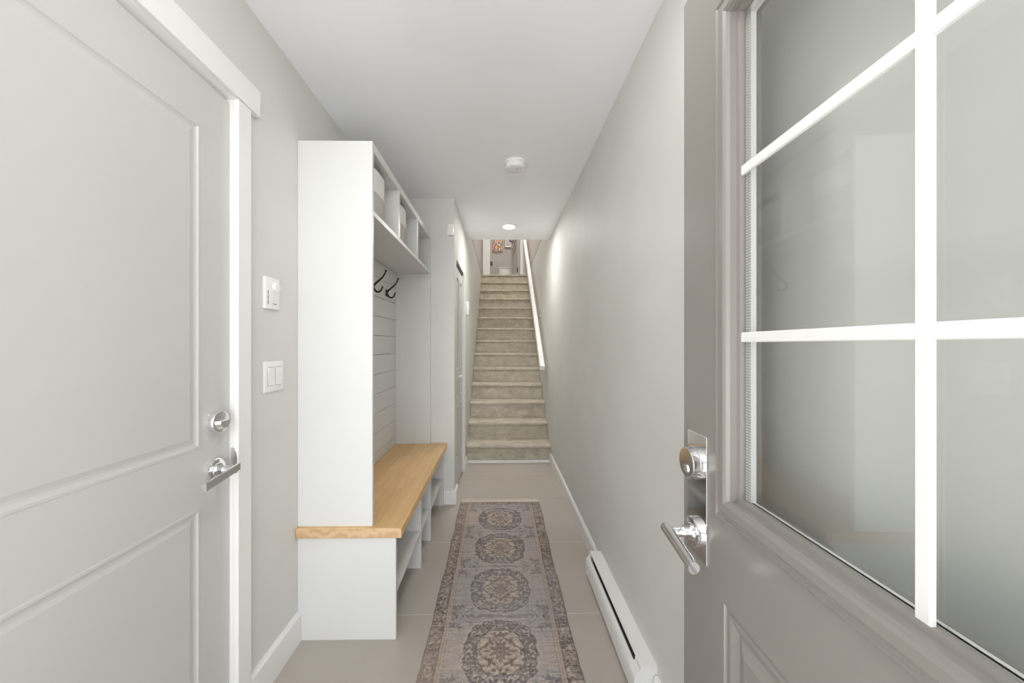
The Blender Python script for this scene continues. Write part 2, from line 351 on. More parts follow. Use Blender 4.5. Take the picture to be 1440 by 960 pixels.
# ------------------------------------------------------------------ panelled door builder (local: x width, front = -y, z up)
def slab_with_panels(w, h, th, rects, prof, z0=0.0, back=True):
    bm = new()
    xs = sorted({0, w} | {r[0] for r in rects} | {r[1] for r in rects}); zs = sorted({z0, z0+h} | {r[2] for r in rects} | {r[3] for r in rects})
    for yy in ((0, th) if back else (0,)):
        vv = {(x, z): bm.verts.new((x, yy, z)) for x in xs for z in zs}
        for i in range(len(xs)-1):
            for j in range(len(zs)-1):
                cx, cz = (xs[i]+xs[i+1])/2, (zs[j]+zs[j+1])/2
                if any(r[0] < cx < r[1] and r[2] < cz < r[3] for r in rects): continue
                bm.faces.new([vv[(xs[i], zs[j])], vv[(xs[i+1], zs[j])], vv[(xs[i+1], zs[j+1])], vv[(xs[i], zs[j+1])]])
    for a, b2 in (((0, z0), (w, z0)), ((w, z0), (w, z0+h)), ((w, z0+h), (0, z0+h)), ((0, z0+h), (0, z0))):
        quad(bm, [(a[0], 0, a[1]), (b2[0], 0, b2[1]), (b2[0], th, b2[1]), (a[0], th, a[1])])
    for r in rects:
        if prof is None: continue
        p = prof if not (len(r) > 4) else r[4]
        if p == 'hole':
            ring_profile(bm, r[0], r[1], r[2], r[3], [(0, 0), (0, th)], fill=False); continue
        ring_profile(bm, r[0], r[1], r[2], r[3], p)
        if back: ring_profile(bm, r[0], r[1], r[2], r[3], [(i_, th-y_) for i_, y_ in p])
    bmesh.ops.remove_doubles(bm, verts=bm.verts[:], dist=1e-5)
    return bm
RAISED = [(0, 0), (.003, -.0015), (.009, -.0015), (.013, .0015), (.019, .0035), (.025, .0035), (.033, .0015), (.036, .0005)]

def lever_set(root, cx, cz, dirn, droop=-.012, length=.128, plate=False):
    bm = new()
    if not plate: lathe(bm, [(0, 0), (.034, 0), (.0345, .003), (.034, .008), (.031, .011), (.020, .012), (.019, .015), (0, .015)], (cx, 0, cz), (0, -1, 0), 48)
    else: lathe(bm, [(0, .0), (.031, 0), (.031, .012), (.029, .014), (.019, .015), (.018, .019), (0, .019)], (cx, 0, cz), (0, -1, 0), 48)
    rose = obj('lever_rose', bm, M['chrome'], root)
    bm = new(); lathe(bm, [(0, .012), (.0115, .012), (.0115, .030), (.0125, .032), (.0115, .034), (.0115, .066), (0, .066)], (cx, 0, cz), (0, -1, 0), 28)
    # lever bar: D-shaped, flat face outwards
    L0, L1 = (-.010 if plate else -.018), length-.018
    n = 14; prof = []
    for i in range(n+1):
        an = PI*i/n; prof.append((math.cos(an)*.0115, -.058+math.sin(an)*.011))     # z offset, y : round side faces the door
    prof += [(-.0105, -.061), (.0105, -.061)] if not plate else [(math.cos(PI+PI*i/n)*.0115, -.058+math.sin(PI+PI*i/n)*.011) for i in range(1, n)]
    A = []; B = []
    for zo, yy in prof:
        A.append(bm.verts.new((cx+dirn*L0, yy-.006, cz+zo+.004))); B.append(bm.verts.new((cx+dirn*L1, yy-.006, cz+zo+droop)))
    k = len(prof)
    for i in range(k): bm.faces.new((A[i], A[(i+1) % k], B[(i+1) % k], B[i]))
    bm.faces.new(A[::-1]); bm.faces.new(B)
    obj('lever', bm, M['chrome'], root)
    return rose

# door 1: the white interior door on the left (front faces +X)
d1 = thing('door_1', 'closed white panelled door with chrome lever on the left wall', 'door', (XL-.011, DY0, .012), PI/2, kind='structure')
def rr(y0, y1, z0, z1): return (y0-DY0, y1-DY0, z0-.012, z1-.012)
bm = slab_with_panels(DW, 2.030, .040, [rr(DY0+.112, 1.048, .957, 1.903), rr(DY0+.112, 1.048, .20, .787)], RAISED)
obj('door_leaf', bm, M['doorwhite'], d1, smooth=False)
lever_set(d1, 1.097-DY0, .880-.012, -1)
bm = new(); cx, cz = 1.099-DY0, 1.026-.012
lathe(bm, [(0, 0), (.033, 0), (.033, .018), (.0315, .0205), (.028, .021), (0, .017)], (cx, 0, cz), (0, -1, 0), 48); db = obj('deadbolt', bm, M['chrome'], d1)
bm = new(); # domed thumb turn on the lower half
for i in range(13):
    pass
n = 24; top = []; bot = []
for i in range(n+1):
    an = PI + PI*i/n
    top.append((cx+math.cos(an)*.027, -.017, cz+.004+math.sin(an)*.030)); bot.append((cx+math.cos(an)*.019, -.034, cz+.003+math.sin(an)*.022))
T = [bm.verts.new(p) for p in top]; Bv = [bm.verts.new(p) for p in bot]
for i in range(n): bm.faces.new((T[i], T[i+1], Bv[i+1], Bv[i]))
bm.faces.new(Bv); bm.faces.new((T[0], Bv[0], Bv[-1], T[-1])); bm.faces.new(T[::-1])
obj('thumb_turn', bm, M['chrome'], db)
# frame of door 1
cf = XL+.018
bm = new()
box(bm, XL-.10, XL, DY1+.0025, DY1+.0038, 0, 2.0535)                  # jamb
box(bm, XL, cf, DY1+.002, DY1+.062, 0, 2.057, .0015, 1)               # casing
box(bm, XL, cf, DY0-.062, DY0-.002, 0, 2.057, .0015, 1)
box(bm, XL-.10, XL+.0, DY0, DY1+.002, 2.0535, 2.0558); box(bm, XL, XL+.012, DY0, DY1+.002, 2.0535, 2.0575)
struct('trim_6', bm, M['trim'], 'white casing of the left door', cat='trim')
bm = new(); box(bm, XL, XL+.023, DY0-.1, 1.258, 2.058, 2.147, .0015, 1); struct('trim_7', bm, M['trim'], 'flat white header board over the left door', cat='trim')
bm = new(); box(bm, XL-.006, XL+.006, DY1+.0005, DY1+.0019, .855, .930, .0005, 1)
prism(bm, [(XL-.006, .862), (XL+.004, .862), (XL+.012, .872), (XL+.015, .893), (XL+.012, .914), (XL+.004, .924), (XL-.006, .924)], 'y', DY1+.0003, DY1+.0019)
obj('strike_plate', bm, M['chrome'], None, 'small chrome strike plate on the white jamb beside the lever', 'strike plate')

# ------------------------------------------------------------------ thermostat and light switch
t1 = thing('thermostat', 'white wall thermostat with round dial, above the light switch', 'thermostat', (XL, 1.34, 1.394))
bm = new(); box(bm, XL, XL+.012, 1.300, 1.385, 1.394, 1.512, .003); obj('housing', bm, M['plastic'], t1, world=True)
bm = new(); lathe(bm, [(0, 0), (.0175, 0), (.0175, .008), (.0155, .011), (0, .011)], (XL+.011, 1.357, 1.478), (1, 0, 0), 32)
box(bm, XL+.0215, XL+.023, 1.356, 1.358, 1.482, 1.493); obj('dial', bm, M['plastic'], t1, world=True)
bm = new()
for z in (1.410, 1.428, 1.446): box(bm, XL+.0115, XL+.0125, 1.3135, 1.3175, z, z+.015)
obj('vent_slot', bm, M['greyplate'], t1, world=True, label='dark vertical vent slots')
bm = new()
lathe(bm, [(0, 0), (.0024, 0), (.0024, .0006), (0, .0006)], (XL+.012, 1.345, 1.414), (1, 0, 0), 12)
for k in range(4): box(bm, XL+.012, XL+.0124, 1.350+k*.0042, 1.3528+k*.0042, 1.412, 1.4152)
obj('maker_mark', bm, M['greyplate'], t1, world=True, label='tiny grey printed mark')
t2 = thing('light_switch', 'white double rocker light switch plate, below the thermostat', 'light switch', (XL, 1.36, 1.085))
bm = new(); box(bm, XL, XL+.007, 1.303, 1.419, 1.085, 1.200, .003); obj('plate', bm, M['plastic'], t2, world=True)
for c in (1.3385, 1.3845):
    bm = new(); box(bm, XL+.0068, XL+.0073, c-.0185, c+.0185, 1.107, 1.178); obj('rocker_gap', bm, M['grey_line'], t2, world=True)
    bm = new(); prism(bm, [(XL+.006, 1.109), (XL+.0100, 1.109), (XL+.0078, 1.143), (XL+.0135, 1.176), (XL+.006, 1.176)], 'y', c-.0165, c+.0165)
    obj('rocker', bm, M['plastic'], t2, world=True)
    
# ------------------------------------------------------------------ hall locker with bench
XF = -.543; XB = -.443; YN = 1.527; YE = YS; XBACK = -.812
lk = thing('hall_locker', 'tall white built-in locker with shiplap back and three cubbies over the bench', 'locker', (XL, YN, .4855))
ZW = .485
bm = new(); box(bm, XL, XF, YN, YN+.018, ZW, 2.133, .0012, 1); obj('side_panel', bm, M['locker'], lk, world=True)
bm = new(); box(bm, XL, XF, YE-.030, YE-.001, ZW, 2.133, .0012, 1); obj('side_panel', bm, M['locker'], lk, world=True)
bm = new(); box(bm, XL, XF, YN+.018, YE-.03, 2.094, 2.133, .001, 1); obj('top_board', bm, M['locker'], lk, world=True)
bm = new(); box(bm, XBACK, XF, YN+.018, YE-.03, 1.820, 1.842, .001, 1); obj('cubby_shelf', bm, M['locker'], lk, world=True)
for y in (1.922, 2.355):
    bm = new(); box(bm, XBACK, XF, y, y+.030, 1.842, 2.094, .001, 1); obj('cubby_divider', bm, M['locker'], lk, world=True)
bm = new(); box(bm, XL, XBACK, YN+.018, YE-.03, 1.82, 2.094); obj('cubby_back', bm, M['locker'], lk, world=True)
bm = new(); z = 1.820; sp = .129
while z > ZW+.001:
    zb = max(ZW, z-sp if z < 1.82 else 1.711); box(bm, XL+.005, XBACK, YN+.018, YE-.03, zb+.0012, z-.0012, .0015, 1); z = zb
obj('shiplap_back', bm, M['locker'], lk, world=True, smooth=False)
bm = new(); box(bm, XL, XL+.005, YN+.018, YE-.03, ZW, 1.82); obj('back_liner', bm, M['grey_line'], lk, world=True)
# bench base
bb = thing('storage_bench', 'white bench base with open shoe shelves under the wooden top', 'bench', (XL, YN, 0))
for (y0, y1) in ((YN, YN+.018), (2.012, 2.036), (2.292, 2.316), (YE-.035, YE-.001)):
    bm = new(); box(bm, XL, XB, y0, y1, 0, .443, .001, 1); obj('upright', bm, M['locker'], bb, world=True)
for (y0, y1) in ((YN+.018, 2.012), (2.036, 2.292), (2.316, YE-.035)):
    bm = new(); box(bm, XL+.008, XB-.001, y0, y1, .190, .211, .001, 1); obj('shelf', bm, M['locker'], bb, world=True)
bm = new(); box(bm, XL, XL+.008, YN+.018, YE-.035, 0, .443); obj('back_panel', bm, M['locker'], bb, world=True)
# wooden top
bm = new(); box(bm, XL+.001, -.415, 1.509, YE-.001, .443, ZW, .003, 2)
finish(bm, False)
for f in bm.faces:
    if f.normal.y < -.6: f.material_index = 1
obj('bench_top', bm, [M['wood'], M['endgrain']], None, 'solid butcher block top of the white hall bench', 'bench top', origin=(XL, 1.509, .443), smooth=False)
# coat hooks
def hook_mesh():
    bm = new()
    # wall plate
    n = 20; pts = [(math.cos(2*PI*i/n)*.009, math.sin(2*PI*i/n)*.026) for i in range(n)]
    A = [bm.verts.new((0, p[0], p[1])) for p in pts]; B = [bm.verts.new((.007, p[0]*.85, p[1]*.93)) for p in pts]
    for i in range(n): bm.faces.new((A[i], A[(i+1) % n], B[(i+1) % n], B[i]))
    bm.faces.new(A[::-1]); bm.faces.new(B)
    def bez(p, k=14):
        out = []
        for i in range(k+1):
            t_ = i/k; out.append((1-t_)**3*Vector(p[0])+3*(1-t_)**2*t_*Vector(p[1])+3*(1-t_)*t_**2*Vector(p[2])+t_**3*Vector(p[3]))
        return out
    up = bez([(.005, 0, .000), (.018, 0, .032), (.070, 0, .044), (.086, 0, .102)])
    tube(bm, up, [.0078-.0034*i/14 for i in range(15)], 10)
    lathe(bm, [(0, -.006), (.0045, -.004), (.0085, .001), (.0085, .003), (.004, .005), (0, .006)], up[-1], (.35, 0, 1), 16)
    lo = bez([(.005, 0, .008), (.008, 0, -.036), (.052, 0, -.054), (.063, 0, -.002)])
    tube(bm, lo, [.0076-.0030*i/14 for i in range(15)], 10)
    lathe(bm, [(0, -.006), (.0045, -.004), (.0062, 0), (.0045, .004), (0, .006)], lo[-1], (0, 0, 1), 14)
    return bm
hk = thing('coat_hook', 'black iron coat hook nearer the front, on the white shiplap back', 'coat hook', (XBACK+.003, 2.275, 1.632), group='coat hooks on the shiplap')
obj('hook', hook_mesh(), M['iron'], hk)
for zz in (.020, -.020):
    bm = new(); lathe(bm, [(0, 0), (.0035, 0), (.003, .0015), (0, .002)], (.007, .004, zz), (1, 0, 0), 12); obj('screw', bm, M['iron'], hk)
hk2 = copy_thing(hk, (XBACK+.003, 2.55, 1.632), 'black iron coat hook farther back, next to the far side panel')
# fabric bins
def bin_thing(y0, y1, label):
    x0, x1, z0, z1 = XBACK+.02, -.563, 1.8425, 2.066
    b_ = thing('storage_bin', label, 'storage bin', ((x0+x1)/2, (y0+y1)/2, z0), group='fabric bins in the locker cubbies')
    hx, hy = (x1-x0)/2, (y1-y0)/2
    def outline(k, z, rad):
        pts = []; n = 8
        ax, ay = hx*k, hy*k
        for (sx_, sy_, a0) in ((1, 1, 0), (-1, 1, PI/2), (-1, -1, PI), (1, -1, 3*PI/2)):
            for i in range(n+1):
                an = a0+PI/2*i/n; pts.append((sx_*(ax-rad)+rad*math.cos(an), sy_*(ay-rad)+rad*math.sin(an), z))
        return pts
    def loft(sections, cap=True):
        bm = new(); R = [[bm.verts.new(p) for p in s] for s in sections]; n = len(R[0])
        for A, B in zip(R, R[1:]):
            for i in range(n): bm.faces.new((A[i], A[(i+1) % n], B[(i+1) % n], B[i]))
        if cap: bm.faces.new(R[0][::-1])
        return bm
    H_ = z1-z0; hb = H_-.105
    body = loft([outline(.86, 0.0, .085), outline(.88, .004, .088), outline(.95, hb*.6, .096), outline(.985, hb, .10), outline(.985, hb+.02, .10), outline(.955, hb+.02, .096), outline(.85, .006, .084)])
    obj('bin_body', body, M['binfab'], b_, label='grey fabric lower body')
    band = loft([outline(.975, hb-.001, .10), outline(1.0, hb+.001, .102), outline(1.0, H_-.003, .102), outline(.99, H_, .10), outline(.965, H_-.003, .098), outline(.955, hb, .096)], cap=False)
    obj('bin_band', band, M['binband'], b_, label='white upper band')
    return b_
bin_thing(1.556, 1.835, 'white and grey fabric bin in the first cubby nearest the front')
bin_thing(1.972, 2.240, 'white and grey fabric bin in the middle cubby')

# ------------------------------------------------------------------ wall sensor, chime, smoke detector, downlight
s1 = thing('motion_sensor', 'small white sensor box high at the wall corner beyond the locker', 'sensor', (-.385, YS, 2.12))
bm = new(); box(bm, -.411, -.361, YS-.036, YS, 2.125, 2.212, .006); obj('housing', bm, M['plastic'], s1, world=True)
bm = new(); box(bm, -.404, -.368, YS-.039, YS-.034, 2.132, 2.170, .004); obj('lens', bm, M['plastic'], s1, world=True)
bm = new(); lathe(bm, [(0, -.004), (.004, -.003), (.005, 0), (.004, .003), (0, .004)], (-.357, YS-.018, 2.202), (1, 0, 0), 12); obj('knob', bm, M['plastic'], s1, world=True)
s2 = thing('wall_switch', 'small white box on the stair wall just past the closet door', 'wall switch', (XS, 3.83, 1.57))
bm = new(); box(bm, XS, XS+.028, 3.79, 3.90, 1.580, 1.725, .005); obj('housing', bm, M['plastic'], s2, world=True)
bm = new(); box(bm, XS+.026, XS+.031, 3.815, 3.875, 1.61, 1.695, .003); obj('rocker', bm, M['plastic'], s2, world=True)
sd = thing('smoke_detector', 'round white smoke detector on the hallway ceiling', 'smoke detector', (.10, 2.27, ZC))
bm = new(); lathe(bm, [(0, 0), (.068, 0), (.068, -.010), (.063, -.012), (0, -.012)], (0, 0, 0), (0, 0, 1), 48); obj('base', bm, M['plastic'], sd)
bm = new(); lathe(bm, [(0, -.012), (.064, -.012), (.064, -.034), (.060, -.042), (.052, -.045), (.046, -.047), (0, -.047)], (0, 0, 0), (0, 0, 1), 48); obj('cover', bm, M['plastic'], sd)
for (x, y) in ((.012, -.012), (.030, -.026)):
    bm = new(); lathe(bm, [(0, -.046), (.0035, -.046), (.0035, -.0485), (0, -.0485)], (x, y, 0), (0, 0, 1), 12); obj('indicator', bm, M['dark'], sd, label='tiny dark indicator dot')
bm = new(); lathe(bm, [(0, -.046), (.010, -.046), (.009, -.0492), (0, -.0492)], (.024, .016, 0), (0, 0, 1), 20); obj('button', bm, M['plastic'], sd)
dl = thing('ceiling_light', 'round recessed lit downlight near the stairs', 'ceiling light', (.094, 3.50, ZC))
bm = new(); lathe(bm, [(.060, 0), (.078, 0), (.078, -.003), (.072, -.006), (.060, -.004), (.060, 0)], (0, 0, 0), (0, 0, 1), 48); obj('trim_ring', bm, M['plastic'], dl)
bm = new(); lathe(bm, [(0, -.001), (.060, -.001), (.060, -.004), (.045, -.008), (0, -.010)], (0, 0, 0), (0, 0, 1), 48); obj('diffuser', bm, M['lamp'], dl)

# ------------------------------------------------------------------ closet bifold door (door_2)
d2 = thing('door_2', 'narrow white folding closet door before the stairs', 'door', (XS-.012, 2.970, .022), PI/2, kind='structure')
P2 = [(0, 0), (.003, -.005), (.010, -.005), (.016, .005), (.022, .007), (.032, .000)]
for i in (0, 1):
    bm = slab_with_panels(.279, 1.915, .032, [(.052, .227, 1.02, 1.83), (.052, .227, .77, .945), (.052, .227, .235, .70)], P2)
    bmesh.ops.translate(bm, verts=bm.verts[:], vec=(.0015+i*.281, 0, 0)); obj('door_leaf', bm, M['doorwhite'], d2, smooth=False)
bm = new(); lathe(bm, [(0, 0), (.007, 0), (.006, .012), (.013, .018), (.016, .025), (.013, .032), (0, .034)], (.255, 0, .955), (0, -1, 0), 24); obj('knob', bm, M['plastic'], d2)
bm = new(); box(bm, XS-.05, XS-.006, 2.970, 3.532, 1.945, 1.974); struct('trim_8', bm, M['dark'], 'dark track gap above the folding door', cat='trim')
bm = new(); box(bm, XS-.04, XS+.014, 3.534, 3.612, 0, 1.985, .002, 1); struct('trim_9', bm, M['trim'], 'white casing strip beside the folding door', cat='trim')
bm = new(); box(bm, -1.0, XS-.2, 2.95, 3.6, -.01, 2.4); struct('wall_closet', bm, M['dark'], 'dark closet interior behind the folding door', cat='wall')

# ------------------------------------------------------------------ stairs
stt = thing('staircase', 'straight staircase covered in beige carpet at the end of the hall', 'staircase', (.1, Y0, 0))
for k in range(14):
    bm = new(); yk = Y0+k*G; z0 = k*RISE; z1 = (k+1)*RISE; y1 = yk+G+.03 if k < 13 else 7.12
    prof = [(yk+.026, z0)]
    prof += [(yk+.026, z1-.040), (yk+.014, z1-.038)]
    for i in range(7):
        an = -PI/2 + PI*i/6
        prof.append((yk+.014-.014*math.cos(an), z1-.019+.019*math.sin(an)))
    prof += [(y1, z1), (y1, z0)]
    nx = 24; wd = XR-XS-.006; rows = []
    for ix in range(nx+1):
        x = XS+.003+wd*ix/nx; row = []
        for j, (yy, zz) in enumerate(prof):
            dn = mnoise.noise(Vector((x*5, k*3.1, j*.7)))*.0025 if 0 < j < len(prof)-2 else 0
            row.append(bm.verts.new((x, yy+dn, zz+dn*.6)))
        rows.append(row)
    for A, B in zip(rows, rows[1:]):
        for j in range(len(prof)): bm.faces.new((A[j], A[(j+1) % len(prof)], B[(j+1) % len(prof)], B[j]))
    bm.faces.new(rows[0]); bm.faces.new(rows[-1][::-1])
    obj('step', bm, M['carpet'], stt, world=True)
# handrail
hr = thing('handrail', 'white sloping wooden handrail on the right stair wall', 'handrail', (.48, 3.96, .97))
sl = .80; ya, yb = 3.96, 7.25; za = 1.005
d = Vector((0, 1, sl)).normalized(); nrm = Vector((0, -sl, 1)).normalized()
prof = [(-.022, -.030), (.022, -.030), (.028, -.022), (.028, .018), (.020, .028), (-.020, .028), (-.028, .018), (-.028, -.022)]
bm = new()
A = [bm.verts.new(Vector((.481+p[0], ya, za))+nrm*p[1]) for p in prof]; B = [bm.verts.new(Vector((.481+p[0], yb, za+sl*(yb-ya)))+nrm*p[1]) for p in prof]
for i in range(8): bm.faces.new((A[i], A[(i+1) % 8], B[(i+1) % 8], B[i]))
bm.faces.new(A[::-1]); bm.faces.new(B); obj('rail', bm, M['trim'], hr, world=True, smooth=False)
for y in (4.22, 4.84, 5.475, 6.21, 6.86):
    z = za+sl*(y-ya)-.045
    bm = new(); lathe(bm, [(0, 0), (.024, 0), (.022, .005), (.010, .009), (0, .009)], (XR, y, z-.02), (-1, 0, 0), 20)
    tube(bm, [(XR-.004, y, z-.02), (XR-.045, y, z-.018), (XR-.066, y, z-.006), (.485, y, z+.012)], .0062, 10)
    box(bm, .470, .496, y-.022, y+.022, z+.008, z+.014); obj('bracket', bm, M['steel'], hr, world=True)

# ------------------------------------------------------------------ landing beyond the stairs
def picture(x0, x1, z0, z1, mat, label, matw=.0):
    p = thing('framed_picture', label, 'picture', ((x0+x1)/2, 8.80, z0), group='pictures on the landing wall')
    bm = new(); w = .016
    box(bm, x0, x1, 8.772, 8.799, z0, z0+w, .002, 1); box(bm, x0, x1, 8.772, 8.799, z1-w, z1, .002, 1); box(bm, x0, x0+w, 8.772, 8.799, z0+w, z1-w); box(bm, x1-w, x1, 8.772, 8.799, z0+w, z1-w)
    obj('frame', bm, M['frame'], p, world=True)
    bm = new(); box(bm, x0+w, x1-w, 8.785, 8.798, z0+w, z1-w); obj('print', bm, M['trim'] if matw else mat, p, world=True)
    if matw:
        bm = new(); box(bm, x0+w+.02, x1-w-.02, 8.783, 8.786, z0+w+matw, z1-w-.02); obj('artwork', bm, mat, p, world=True)
picture(-.172, .085, 3.557, 3.95, M['art1'], 'framed colourful floral print, left of the two pictures')
picture(.122, .325, 3.66, 3.98, M['art2'], 'framed pale lilac print, right of the two pictures', .045)
op = thing('wall_plate', 'small dark grey switch plate low on the landing wall left of the pictures', 'switch plate', (-.20, 8.80, 3.22))
bm = new(); box(bm, -.232, -.165, 8.79, 8.80, 3.222, 3.325, .003); obj('plate', bm, M['greyplate'], op, world=True)
bm = new(); box(bm, -.212, -.186, 8.786, 8.791, 3.245, 3.302, .002); obj('rocker', bm, M['greyplate'], op, world=True)
sb = thing('storage_box', 'pale white box on the landing below the pictures', 'box', (.14, 8.55, Z2))
bm = new(); box(bm, -.006, .285, 8.42, 8.74, Z2, 3.07, .008); obj('box_body', bm, M['plastic'], sb, world=True)
bm = new(); box(bm, -.012, .291, 8.41, 8.75, 3.07, 3.10, .006); obj('lid', bm, M['trim'], sb, world=True)
d4 = thing('door_3', 'open white door with dark slanting lines on the landing', 'door', (.425, 7.585, Z2+.01), math.radians(100), kind='structure')
bm = slab_with_panels(.66, 2.03, .035, [(.11, .55, 1.05, 1.90), (.11, .55, .2, .90)], RAISED); obj('door_leaf', bm, M['doorwhite'], d4, smooth=False)
for i in range(4):
    bm = new(); zc = .60+i*.14; tube(bm, [(.14, .037, zc+.16), (.50, .037, zc)], .010, 6); obj('grey_line', bm, M['grey_line'], d4, label='dark slanting line')  # thin grey bars draw slanting dark lines on the leaf
bm = new(); lathe(bm, [(0, 0), (.026, 0), (.026, .008), (0, .009)], (.60, .035, .96), (0, 1, 0), 20); tube(bm, [(.60, .035, .96), (.60, .09, .96), (.49, .09, .96)], .010, 8); obj('lever', bm, M['iron'], d4, label='black lever handle')
for z in (.18, 1.0, 1.85):
    bm = new(); lathe(bm, [(0, -.05), (.010, -.05), (.010, .05), (0, .05)], (-.004, .041, z), (0, 0, 1), 10); obj('hinge', bm, M['iron'], d4, label='black hinge')

# ------------------------------------------------------------------ baseboard heater on the right wall
ht = thing('baseboard_heater', 'long white electric baseboard heater at the foot of the right wall', 'heater', (XR, 1.24, 0))
HY0, HY1 = 1.240, 1.940
bm = new(); prof = [(XR, .006), (XR, .134), (XR-.056, .134), (XR-.058, .129), (XR-.050, .124), (XR-.010, .124), (XR-.010, .006)]
prism(bm, prof, 'y', HY0+.045, HY1); obj('back_plate', bm, M['heater'], ht, world=True, smooth=False)
bm = new(); prof = [(XR-.045, .012)]
for i in range(9):
    an = PI*.5+PI*.55*(1-i/8)
    prof.append((XR-.060+.018*math.cos(an), .086+.024*math.sin(an)))
prof = [(XR-.050, .012), (XR-.074, .012), (XR-.080, .020), (XR-.081, .070), (XR-.079, .092), (XR-.072, .105), (XR-.064, .111), (XR-.060, .108), (XR-.066, .100), (XR-.072, .088), (XR-.074, .068), (XR-.074, .022), (XR-.050, .020)]
prism(bm, prof, 'y', HY0+.030, HY1-.004); obj('front_cover', bm, M['heater'], ht, world=True)
bm = new(); box(bm, XR-.071, XR-.012, HY0+.06, HY1-.05, .03, .104); obj('heating_grille', bm, M['dark'], ht, world=True, label='dark slot behind the front cover')
bm = new(); prism(bm, [(XR, .004), (XR, .135), (XR-.054, .135), (XR-.058, .131), (XR-.060, .118), (XR-.080, .095), (XR-.083, .070), (XR-.083, .012), (XR-.076, .004)], 'y', HY0, HY0+.050)
obj('end_cap', bm, M['heater'], ht, world=True, smooth=False)
bm = new(); prism(bm, [(XR, .004), (XR, .133), (XR-.054, .133), (XR-.058, .118), (XR-.078, .095), (XR-.081, .070), (XR-.081, .012), (XR-.074, .004)], 'y', HY1-.012, HY1+.001)
obj('end_cap', bm, M['heater'], ht, world=True, smooth=False)

